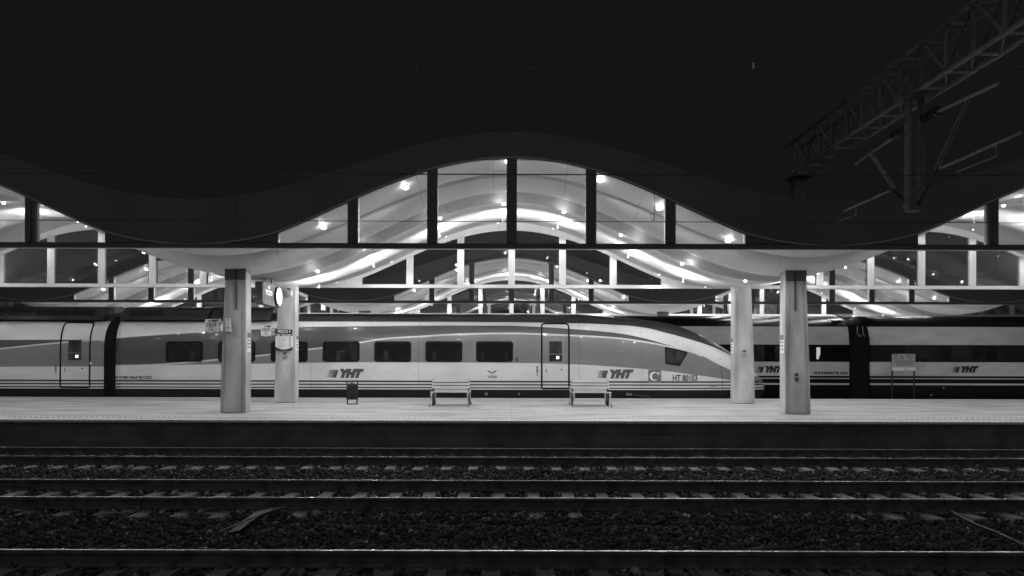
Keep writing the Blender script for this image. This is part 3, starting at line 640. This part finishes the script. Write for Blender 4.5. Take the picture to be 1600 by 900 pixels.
for body, a, b in ((cars[1], -8.5, 13.5), (cars[2], 17.2, 39)):
    x = a
    while x+1.5 < b:
        m = MB(); q = rrect(x, x+1.55, 1.44, 2.09, .06, 3); m.add([onF(*p, .006) for p in q]+[onF(*p, -.02) for p in q], [range(len(q))]+[(k, (k+1) % len(q), len(q)+(k+1) % len(q), len(q)+k) for k in range(len(q))]); wn = m.build('window_pane', fwin, body)
        x += 2.0
def SF(cx, cz, o=.007): return lambda u, v: onF(cx+u, cz+v, o)
for px, body in ((1199, cars[1]), (1505, cars[2])):
    m = MB(); yht(m, X(px, YS)+.05, Z(577.5, YS, px), .235, SF); m.build('train_emblem', M['ink'], body)
m = MB(); put_text(m, '93 75 9-600034-0 TR TCDD', .14, SF(X(1298, YS), Z(583, YS, 1298)), width=1.46, bold=.006); m.build('vehicle_number', M['ink'], cars[1])
m = MB(); x = X(1278, YS); m.add([onF(x-.07, 1.5, .012), onF(x+.02, 1.5, .012), onF(x+.1, 1.75, .012), onF(x+.1, 2.02, .012), onF(x-.07, 2.02, .012)], [range(5)]); m.build('lit_window', emit('dim_interior', .25), cars[1])
for xc, bd in ((11.4, cars[1]), (19, cars[2]), (-7, cars[1])): bogie(bd, xc, YF)
for x, z, s in ((X(1437, YS), 1.37, .05), (X(1455, YS), -.05, .04), (X(1474, YS), .27, .03)):
    m = MB(); m.sphere((x, fside(z)-.03, z), s, 8, 6, .6); m.build('marker_light', M['white'], cars[2])
# ------------------------------------------------------------------ benches and bin
def bench(x, y, label):
    t = empty('platform_bench', (x, y, 0), label, 'bench', 'benches on the platform')
    for s in (-1, 1):
        for k in range(3):
            m = MB(); z = .555+k*.095; yy = s*(.12-.02*k); m.add([(px_, yy+s*o, zz) for o in (0, .025) for zz in (z, z+.07) for px_ in (-.59, .59)], [(0, 1, 3, 2), (4, 6, 7, 5), (0, 4, 5, 1), (2, 3, 7, 6), (0, 2, 6, 4), (1, 5, 7, 3)]); m.build('backrest_slat', M['plank'], t, local=True, bevel=.005)
        if s < 0: m = MB(); m.box(-.57, .57, -.02, .02, .56, .8); m.build('backrest_gap_shade', M['dark'], t, local=True)  # added dark panel in place of the shadow between the slats
        for k in range(4):
            m = MB(); yy = s*(.2+.105*k); m.box(-.6, .6, min(yy, yy+s*.09), max(yy, yy+s*.09), .425+.004*k, .452+.004*k); m.build('seat_slat', M['plank'], t, local=True, bevel=.005)
        for q in (-1, 1):
            xx = q*.56
            m = MB(); m.tube([(xx, s*.58, .425), (xx, s*.62, .3), (xx+q*.02, s*.66, .15), (xx+q*.03, s*.74, .0)], .022, 8, radii=[.028, .024, .02, .028]); m.build('leg', M['steel'], t, local=True, smooth=True)
            m = MB(); m.tube([(xx, s*.2, .425), (xx, s*.17, .25), (xx, s*.16, .0)], .022, 8, radii=[.026, .02, .026]); m.build('leg', M['dark'], t, local=True, smooth=True)
            m = MB(); m.bar((xx, s*.14, .415), (xx, s*.6, .415), .035, .02); m.bar((xx, s*.14, .42), (xx, s*.055, .83), .03, .025); m.build('side_bracket', M['dark'], t, local=True)
    return t
bench(X(705, 22.8), 22.8, 'double-sided slatted bench left of the middle, between the litter bin and the other bench')
bench(X(922, 22.8), 22.8, 'double-sided slatted bench in front of the train door, right of the middle')
bx, by = X(550.5, 23.15), 23.15
t = empty('litter_bin', (bx, by, 0), 'black slatted litter bin hung in a metal frame, left of the benches', 'bin')
m = MB()
for s in (-1, 1): m.bar((s*.155, 0, 0), (s*.155, 0, .16), .035); m.bar((s*.165, 0, .15), (s*.165, 0, .72), .035); m.tube([(s*.165, 0, .70), (s*.21, 0, .745), (s*.235, 0, .755)], .018, 6)
m.bar((-.155, 0, .015), (.155, 0, .015), .03); m.bar((-.165, 0, .745), (.165, 0, .745), .025); m.build('bin_frame', M['dark'], t, local=True)
m = MB(); n = 14
for k in range(n):
    a = 2*math.pi*k/n; m.bar((.135*math.cos(a), .135*math.sin(a), .17), (.145*math.cos(a), .145*math.sin(a), .64), .045, .016)
for z, r in ((.17, .14), (.62, .155), (.4, .148)):
    p = [(r*math.cos(2*math.pi*k/20), r*math.sin(2*math.pi*k/20), z) for k in range(21)]; m.tube(p, .012, 6)
m.build('bin_basket', M['black'], t, local=True)
m = MB(); m.tube([(0, 0, .165), (0, 0, .6)], .115, 16); m.build('bin_liner', M['rubber'], t, local=True)
m = MB(); m.tube([(-.07, -.0, .6), (-.06, -.02, .68), (0, -.02, .70), (.06, -.02, .68), (.07, 0, .6)], .02, 6); m.build('bin_handle', M['black'], t, local=True, smooth=True)
# ------------------------------------------------------------------ signs
def XZ(x, z, y): return lambda u, v: (x+u, y, z+v)
def panel(m, x0, x1, z0, z1, y, th=.02, mi=0): m.box(x0, x1, y, y+th, z0, z1, mi)
def arrow(m, f, w_, h, mi=0): m.add([f(-w_, -h*.3), f(w_*.45, -h*.3), f(w_*.45, -h), f(w_, 0), f(w_*.45, h), f(w_*.45, h*.3), f(-w_, h*.3)], [range(7)], mi)
def exit_sign(x0, x1, y, z0, z1, face, lab, xcol):
    t = empty('exit_sign', ((x0+x1)/2, y, z0), lab, 'sign'); xc = (x0+x1)/2; H = z1-z0
    m = MB(); q = [(x0, z1), (x1, z1), (x1, z0+.02), (xc+.08, z0), (xc-.08, z0), (x0, z0+.02)]; m.prism(q, y, y+.02); m.build('sign_board', face, t)
    m = MB(); y_ = y-.003; m.add([(x0, y_, z0+.05), (xc-.07, y_, z0+.02), (xc+.07, y_, z0+.02), (x1, y_, z0+.05), (x1, y_, z0+.02), (xc+.08, y_, z0), (xc-.08, y_, z0), (x0, y_, z0+.02)], [range(8)]); m.build('sign_foot_band', M['ink'], t)
    m = MB(); put_text(m, 'ÇIKIŞ', .125, XZ(xc, z0+.6*H, y_), width=.28, bold=.004); put_text(m, 'EXIT', .06, XZ(xc, z0+.37*H, y_), width=.12, bold=.002)
    yht(m, xc+.04, z0+.87*H, .055, lambda a, b: (lambda u, v: (a+u, y_, b+v))); arrow(m, XZ(xc, z0+.21*H, y_), .08, .028); m.build('lettering', M['ink'], t)
    m = MB(); m.bar((x1, y+.03, z1-.06), (xcol+.02, y+.03, z1-.06), .02); m.bar((x1, y+.03, z0+.1), (xcol+.02, y+.03, z0+.1), .02)
    for k in range(3): m.box(x1+.015, x1+.085, y+.045, y+.06, z0+.06+k*.12, z0+.15+k*.12)
    m.build('sign_bracket', M['white'], t)
exit_sign(-8.37, -8.04, 19.62, 2.17, 2.55, M['white'], 'grey exit sign with ÇIKIŞ on the bracket of the front left column', -7.8)
exit_sign(-8.41, -8.06, 24.1, 2.2, 2.6, M['white'], 'white exit sign with ÇIKIŞ on the bracket of the back left column', -7.8)
t = empty('side_exit_sign', (-7.69, 19.52, 2.15), 'narrow exit sign with an arrow projecting from the front left column', 'sign')
m = MB(); m.prism([(-7.76, 2.57), (-7.62, 2.57), (-7.62, 2.2), (-7.67, 2.17), (-7.71, 2.17), (-7.76, 2.2)], 19.49, 19.525); m.build('sign_board', M['white'], t)
m = MB(); put_text(m, 'YHT', .05, XZ(-7.69, 2.52, 19.487), width=.1, shear=.3, bold=.002); put_text(m, 'Ç', .12, XZ(-7.69, 2.41, 19.487), width=.035); put_text(m, 'EXIT', .05, XZ(-7.69, 2.31, 19.487), width=.09, bold=.002); arrow(m, XZ(-7.69, 2.245, 19.487), .035, .018); m.box(-7.76, -7.62, 19.486, 19.489, 2.172, 2.2); m.build('lettering', M['ink'], t)
# platform number board
x0, x1, z0, z1, y = -7.87, -7.30, 1.735, 2.445, 23.96
t = empty('platform_board', ((x0+x1)/2, y, z0), 'PERON 4 timetable board on the back left column', 'sign')
m = MB(); m.box(x0, x1, y, y+.03, z0+.03, z1); m.prism([(x0, z0+.03), (x0, z0+.02), (x0+.12, z0), (x1-.12, z0), (x1, z0+.02), (x1, z0+.03)], y, y+.03); m.build('sign_board', M['white'], t)
m = MB(); yy = y-.003; m.box(x0, x1, yy, y-.0005, z1-.15, z1); n = 10
ar = [(x0+(x1-x0)*k/n, z0+.04+.1*((k/n-.5)*2)**2) for k in range(n+1)]
m.add([(a, yy, b) for a, b in ar]+[(x0, yy, z0+.02), (x0+.12, yy, z0), (x1-.12, yy, z0), (x1, yy, z0+.02)][::-1], [range(n+5)])
for k in range(8): m.box(x1-.115, x1-.07, yy, y-.0005, z1-.27-k*.045, z1-.255-k*.045)
m.build('dark_band', M['ink'], t)
m = MB(); m.box(x0, x1, yy, y-.0005, z1-.22, z1-.152)
for k in range(7): m.box(x0+.06, x0+.06+random.uniform(.15, .3), yy, y-.0005, z1-.285-k*.05, z1-.275-k*.05)
m.build('timetable_lines', M['band'], t)
m = MB(); put_text(m, 'PERON 4', .14, XZ((x0+x1)/2, z1-.075, y-.006), width=.42, bold=.002)
for k, wd in ((0, .09), (1, .14), (2, .12)): m.box(x0+.05+k*.17, x0+.05+k*.17+wd, y-.006, y-.004, z1-.2, z1-.17)
m.build('lettering', M['white'], t)
def camera_notice(x, z, y, lab):
    t = empty('surveillance_notice', (x, y, z), lab, 'sign', 'camera notices'); m = MB(); m.box(x-.095, x+.095, y-.012, y, z-.13, z+.13); m.build('sign_board', M['signg'], t)
    m = MB(); f = XZ(x, z, y-.014); m.add([f(-.06, .1), f(.05, .1), f(.06, .07), f(.0, .04), f(-.06, .07)], [range(5)]); m.add([f(-.03, .06), f(0, .06), f(-.02, .02), f(-.04, .02)], [range(4)])
    put_text(m, 'KAMERA', .035, XZ(x, z-.02, y-.014), width=.13); 
    for k in range(3): m.box(x-.06, x+.06, y-.015, y-.013, z-.06-k*.022, z-.052-k*.022)
    m.build('lettering', M['ink'], t)
camera_notice(-7.57, 1.58, 24.01, 'small camera notice under the PERON 4 board'); camera_notice(7.79, 1.69, 24.01, 'small camera notice on the back right column')
def side_notice(x, y, z0, z1, s, lab):
    t = empty('column_notice', (x, y, z0), lab, 'sign', 'notices on column sides'); m = MB(); m.box(min(x, x+s*.012), max(x, x+s*.012), y-.13, y+.13, z0, z1); m.build('notice_sheet', M['white'], t)
    m = MB(); q = x+s*.014; m.box(min(q, q+s*.002), max(q, q+s*.002), y-.125, y+.125, z1-.14, z1-.005)
    for k in range(3): m.box(min(q, q+s*.002), max(q, q+s*.002), y-.1, y+.1, z1-.22-k*.1, z1-.19-k*.1)
    m.build('notice_print', M['band'], t)
side_notice(-7.235, 19.76, 1.66, 2.19, 1, 'strip notice on the inner side of the front left column'); side_notice(7.46, 19.76, 1.66, 2.17, -1, 'strip notice on the inner side of the front right column')
side_notice(-7.235, 24.23, 1.75, 2.25, 1, 'strip notice on the inner side of the back left column'); side_notice(7.46, 24.23, 1.7, 2.2, -1, 'strip notice on the inner side of the back right column')
for z in (1.08, .95):
    t = empty('wall_socket', (7.76, 19.54, z), ('upper' if z > 1 else 'lower')+' of two small dark socket boxes on the front right column', 'socket', 'sockets on the column')
    m = MB(); m.box(7.71, 7.81, 19.52, 19.545, z-.045, z+.045); m.build('socket_plate', M['band'], t, bevel=.005); m = MB(); m.box(7.735, 7.785, 19.512, 19.5195, z-.02, z+.02); m.build('socket_flap', M['ink'], t)
t = empty('security_camera', (X(452.5, 23.9), 23.95, 3.6), 'small boxy camera near the top of the back left column', 'camera')
xx = X(452.5, 23.9); m = MB(); m.box(xx-.07, xx+.07, 23.82, 23.98, 3.55, 3.74); m.build('camera_housing', M['signg'], t, bevel=.01); m = MB(); m.tube([(xx, 24.02, 3.8), (xx-.1, 23.95, 3.82), (xx-.02, 23.93, 3.74)], .02, 6); m.build('camera_arm', M['dark'], t)
# clock box
t = empty('clock_sign', (-7.28, 21.85, 3.08), 'hanging sign box with a round illuminated clock between the left columns', 'clock')
def YZ(x): return lambda a, b: (x, a, b)
m = MB(); q = rrect(21.0, 22.7, 3.08, 3.75, .12, 5); n = len(q); m.add([(-7.28, a, b) for a, b in q]+[(-7.5, a, b) for a, b in q], [range(n), list(range(2*n-1, n-1, -1))]+[(k, (k+1) % n, n+(k+1) % n, n+k) for k in range(n)]); m.build('sign_box', [M['dsteel']], t)
m = MB(); c = (22.33, 3.4); k = 28
m.add([(-7.22, c[0]+.3*math.cos(2*math.pi*i/k), c[1]+.3*math.sin(2*math.pi*i/k)) for i in range(k)]+[(-7.279, c[0]+.3*math.cos(2*math.pi*i/k), c[1]+.3*math.sin(2*math.pi*i/k)) for i in range(k)], [range(k), list(range(2*k-1, k-1, -1))]+[(i, (i+1) % k, k+(i+1) % k, k+i) for i in range(k)]); cr = m.build('clock_rim', M['dark'], t)
m = MB(); m.add([(-7.217, c[0]+.27*math.cos(2*math.pi*i/k), c[1]+.27*math.sin(2*math.pi*i/k)) for i in range(k)], [range(k)]); m.build('clock_dial', M['lit'], t)
m = MB(); m.bar((-7.212, c[0], c[1]), (-7.212, c[0]+.02, c[1]+.19), .006, .02); m.bar((-7.212, c[0], c[1]), (-7.212, c[0]-.1, c[1]-.06), .006, .025); m.build('clock_hand', M['ink'], t)
m = MB(); put_text(m, 'TCDD', .19, lambda u, v: (-7.276, 21.55+u, 3.44+v), width=.62, bold=.012); m.box(-7.278, -7.274, 21.5, 21.62, 3.57, 3.66); m.build('lettering', M['litpart'], t)
m = MB(); m.tube([(-7.39, 21.45, 3.74), (-7.39, 21.45, 3.95)], .022, 8); m.build('hanger', M['dark'], t); m = MB(); m.tube([(-7.39, 22.1, 3.74), (-7.39, 22.1, 3.95)], .022, 8); m.build('hanger', M['dark'], t)
# warning sign between the tracks
YW = 30.3; x0, x1 = X(1394, YW), X(1430, YW); z1, z0 = Z(553, YW, 1412), Z(579, YW, 1412)
t = empty('warning_sign', ((x0+x1)/2, YW, -.8), 'grey warning board with a triangle on two thin posts in front of the silver train', 'sign')
m = MB(); m.box(x0, x1, YW, YW+.02, z0+.13, z1); m.build('sign_board', M['signg'], t); m = MB(); m.box(x0, x1+.02, YW-.01, YW+.01, z0, z0+.128); m.build('sign_strip', M['white'], t)
for x in (x0+.03, x1-.02): m = MB(); m.bar((x, YW+.04, -.8), (x, YW+.04, z1), .045); m.build('post', M['black'], t)
m = MB(); xc = (x0+x1)/2-.08; zc = z1-.13; f = XZ(xc, zc, YW-.004)
T0 = [(0, .095), (-.1, -.085), (.1, -.085)]; T1 = [(0, .045), (-.055, -.06), (.055, -.06)]
m.add([f(*p) for p in T0+T1], [(0, 1, 4, 3), (1, 2, 5, 4), (2, 0, 3, 5)]); m.add([f(-.008, .03), f(.008, .03), f(.004, -.02), f(-.004, -.02)], [range(4)]); m.add([f(-.007, -.03), f(.007, -.03), f(.007, -.045), f(-.007, -.045)], [range(4)])
for k, (s_, wd) in enumerate((('DİKKAT', .22), ('TREN', .13), ('GEÇEBİLİR', .24))): put_text(m, s_, .06, XZ(x0+.16, z1-.055-k*.075, YW-.004), width=wd, bold=.002)
for k, (s_, wd) in enumerate((('PLEASE DO', .3), ('NOT CROSS THE', .38), ('TRACKS', .14))): put_text(m, s_, .06, XZ(x1-.24, z1-.055-k*.075, YW-.004), width=wd, bold=.002)
for k, (s_, wd) in enumerate((('HATTA İZİNSİZ GİRMEK TEHLİKELİ', .86), ('VE YASAKTIR ALT GEÇİDİ KULLANINIZ', .8), ('USE THE SUBWAY PLEASE', .6))): put_text(m, s_, .06, XZ((x0+x1)/2, z1-.31-k*.08, YW-.004), width=wd, bold=.002)
put_text(m, 'TCDD', .06, XZ((x0+x1)/2+.08, z0+.06, YW-.014), width=.12, bold=.002); m.build('lettering', M['ink'], t)
# ------------------------------------------------------------------ overhead line gantry and wires
GXa, GXb = 7.55, 8.0; ZL, ZH = 6.5, 7.35
g = empty('overhead_gantry', (7.77, 12, 0), 'lattice steel gantry crossing high over the tracks at the upper right', 'gantry')
for x in (GXa, GXb):
    m = MB(); m.bar((x, 2.0, ZL), (x, 19.9, ZL), .055); m.build('bottom_chord', M['lit_galv'], g); m = MB(); m.bar((x, 2.0, ZH), (x, 19.9, ZH), .055); m.build('top_chord', M['dsteel'], g)
m = MB(); mb_ = MB(); step = .75; n = int(17.9/step)
for k in range(n+1):
    y = 2.0+k*step
    m.bar((GXa, y, ZH), (GXb, y, ZH), .035); mb_.bar((GXa, y, ZL), (GXb, y, ZL), .035)
    for x in (GXa, GXb): m.bar((x, y, ZL), (x, y, ZH), .045)
    if k < n:
        s = k % 2
        m.bar((GXa if s else GXb, y, ZH), (GXb if s else GXa, y+step, ZH), .02); mb_.bar((GXa, y, ZL), (GXb, y+step, ZL), .016)
        for x in (GXa, GXb): m.bar((x, y, ZH if s else ZL), (x, y+step, ZL if s else ZH), .035)
m.build('side_lattice', M['dsteel'], g); mb_.build('bottom_lattice', M['lit_galv'], g)
m = MB(); m.box(7.62, 7.94, 19.35, 19.67, 5.28, 6.42); m.box(7.5, 8.05, 19.2, 19.8, 6.4, 6.46); m.build('far_mast', M['dsteel'], g, bevel=.01)
m = MB(); m.box(7.62, 7.94, 3.0, 3.32, 0, 6.46); m.build('near_mast', M['dsteel'], g, bevel=.01)
xm, ym = 7.62, 13.6
m = MB()
for dx in (-.12, .12): m.box(xm+dx-.02, xm+dx+.02, ym-.1, ym+.1, 4.32, 6.6)
for k in range(9): z = 4.4+k*.24; m.bar((xm-.1, ym-.09, z), (xm+.1, ym-.09, z+.24), .03, .012)
m.prism([(xm-.16, 4.45), (xm-.1, 4.3), (xm+.1, 4.3), (xm+.16, 4.45)], ym-.12, ym+.12); m.box(xm-.3, xm+.3, ym-.2, ym+.2, 6.42, 6.46); m.build('drop_post', M['dsteel'], g)
def cantilever(s):
    """s=-1 reaches towards the camera, s=+1 towards the platform"""
    def pt(d, z): return (xm, ym+s*d, z)
    t = MB(); t.tube([pt(.1, 5.98), pt(2.35, 5.83)], .03, 8); t.build('cantilever_top_tube', M['lit_galv'], g)
    t = MB(); t.tube([pt(.85, 4.9), pt(2.85, 4.9)], .026, 8); t.build('registration_tube', M['lit_galv'], g)
    t = MB(); t.tube([(xm-.03, ym+s*.7, 4.9), (xm-.03, ym+s*1.6, 5.82)], .016, 6); t.tube([(xm+.03, ym+s*.7, 4.9), (xm+.03, ym+s*1.6, 5.82)], .016, 6); t.build('diagonal_rod', M['lit_galv'], g)
    t = MB(); t.tube([pt(.12, 4.42), pt(.75, 4.9)], .035, 8); t.build('insulator', M['dark'], g)
    t = MB(); t.tube([pt(.3, 5.97), pt(.75, 5.94)], .06, 10)
    for k in range(5): t.tube([pt(.3+k*.1, 5.965), pt(.34+k*.1, 5.96)], .085, 10)
    t.build('insulator', M['dark'], g)
    t = MB(); t.tube([pt(2.3, 4.88), pt(2.3, 4.7), (xm-.5, ym+s*2.1, 4.5)], .012, 6); t.build('steady_arm', M['steel'], g)
cantilever(-1); cantilever(1)
def wire(D, z, r, lab, name='contact_wire'):
    m = MB(); m.tube([(-45, D, z), (-20, D, z-.0), (0, D, z), (20, D, z), (45, D, z)], r, 6); return tag(m.build(name, M['dark']), lab, 'wire', 'overhead wires')
wire(15.6, Z(346, 15.6), .0085, 'lower dark contact wire crossing the arched windows near their sills')
wire(15.6, Z(250, 15.6), .006, 'faint wire just above the middle arched windows', 'catenary_wire')
wire(11.3, Z(272.5, 11.3), .0095, 'dark wire crossing the upper part of the arched windows')
bw = wire(11.3, Z(106.5, 11.3), .006, 'faint wire high in the black sky', 'catenary_wire')
m = MB(); xx = X(1176, 11.3); zz = Z(106.5, 11.3); m.tube([(xx, 11.3, zz), (xx, 11.3, zz+.1)], .02, 8, radii=[.016, .01]); m.build('wire_clamp', M['litpart'], bw)
for px in (1022, 368, -300):
    x = X(px, 15.6); m = MB(); m.tube([(x, 15.6, Z(346, 15.6)), (x, 15.6, Z(250, 15.6))], .005, 5)
    if px == 1022: m.tube([(x+.0, 15.6, Z(346, 15.6)+.03)]+[(x-.05+.045*math.cos(R(a)), 15.6, Z(338, 15.6)+.07*math.sin(R(a))) for a in range(-60, 270, 20)]+[(x, 15.6, Z(346, 15.6)+.02)], .006, 5)
    tag(m.build('dropper_wire', M['dark']), {1022: 'thin dropper wire with a small loop hanging over the right arched windows', 368: 'thin dropper wire above the front left column', -300: 'thin dropper wire beyond the left edge'}[px], 'wire')
# ------------------------------------------------------------------ odds and ends on the ballast
m = MB(); m.tube([(6.25+.12*math.sin(y*1.3), y, -.70+.01*math.sin(y*5)) for y in np.linspace(11.0, 7.9, 24)], .014, 6); tag(m.build('ground_cable', M['pale'], smooth=True), 'thin pale cable lying across the ballast at the lower right', 'cable')
m = MB(); zz = -.715
m.add([(-3.58, 9.1, zz), (-3.45, 9.12, zz+.02), (-3.62, 9.75, zz+.02), (-3.44, 9.8, zz+.06), (-3.66, 10.3, zz+.01), (-3.42, 10.35, zz+.05), (-3.5, 10.8, zz+.03), (-3.2, 10.82, zz+.04)], [(0, 1, 3, 2), (2, 3, 5, 4), (4, 5, 7, 6)])
m.tube([(-3.66, 9.0, zz+.03), (-3.5, 9.6, zz+.06), (-3.4, 10.2, zz+.05), (-3.1, 10.75, zz+.06)], .012, 6); tag(m.build('plastic_strip', M['pale']), 'crumpled pale plastic strip on the ballast at the lower left', 'litter')
m = MB(); m.tube([(-5.55+.16*math.cos(a), 10.35+.2*math.sin(a), -.70+.02*math.sin(2*a)) for a in np.linspace(0, 6.1, 22)]+[(-5.65, 10.1, -.7), (-5.8, 10.05, -.71)], .013, 6); tag(m.build('hose_loop', M['pale'], smooth=True), 'small loop of pale hose on the ballast at the left', 'hose')
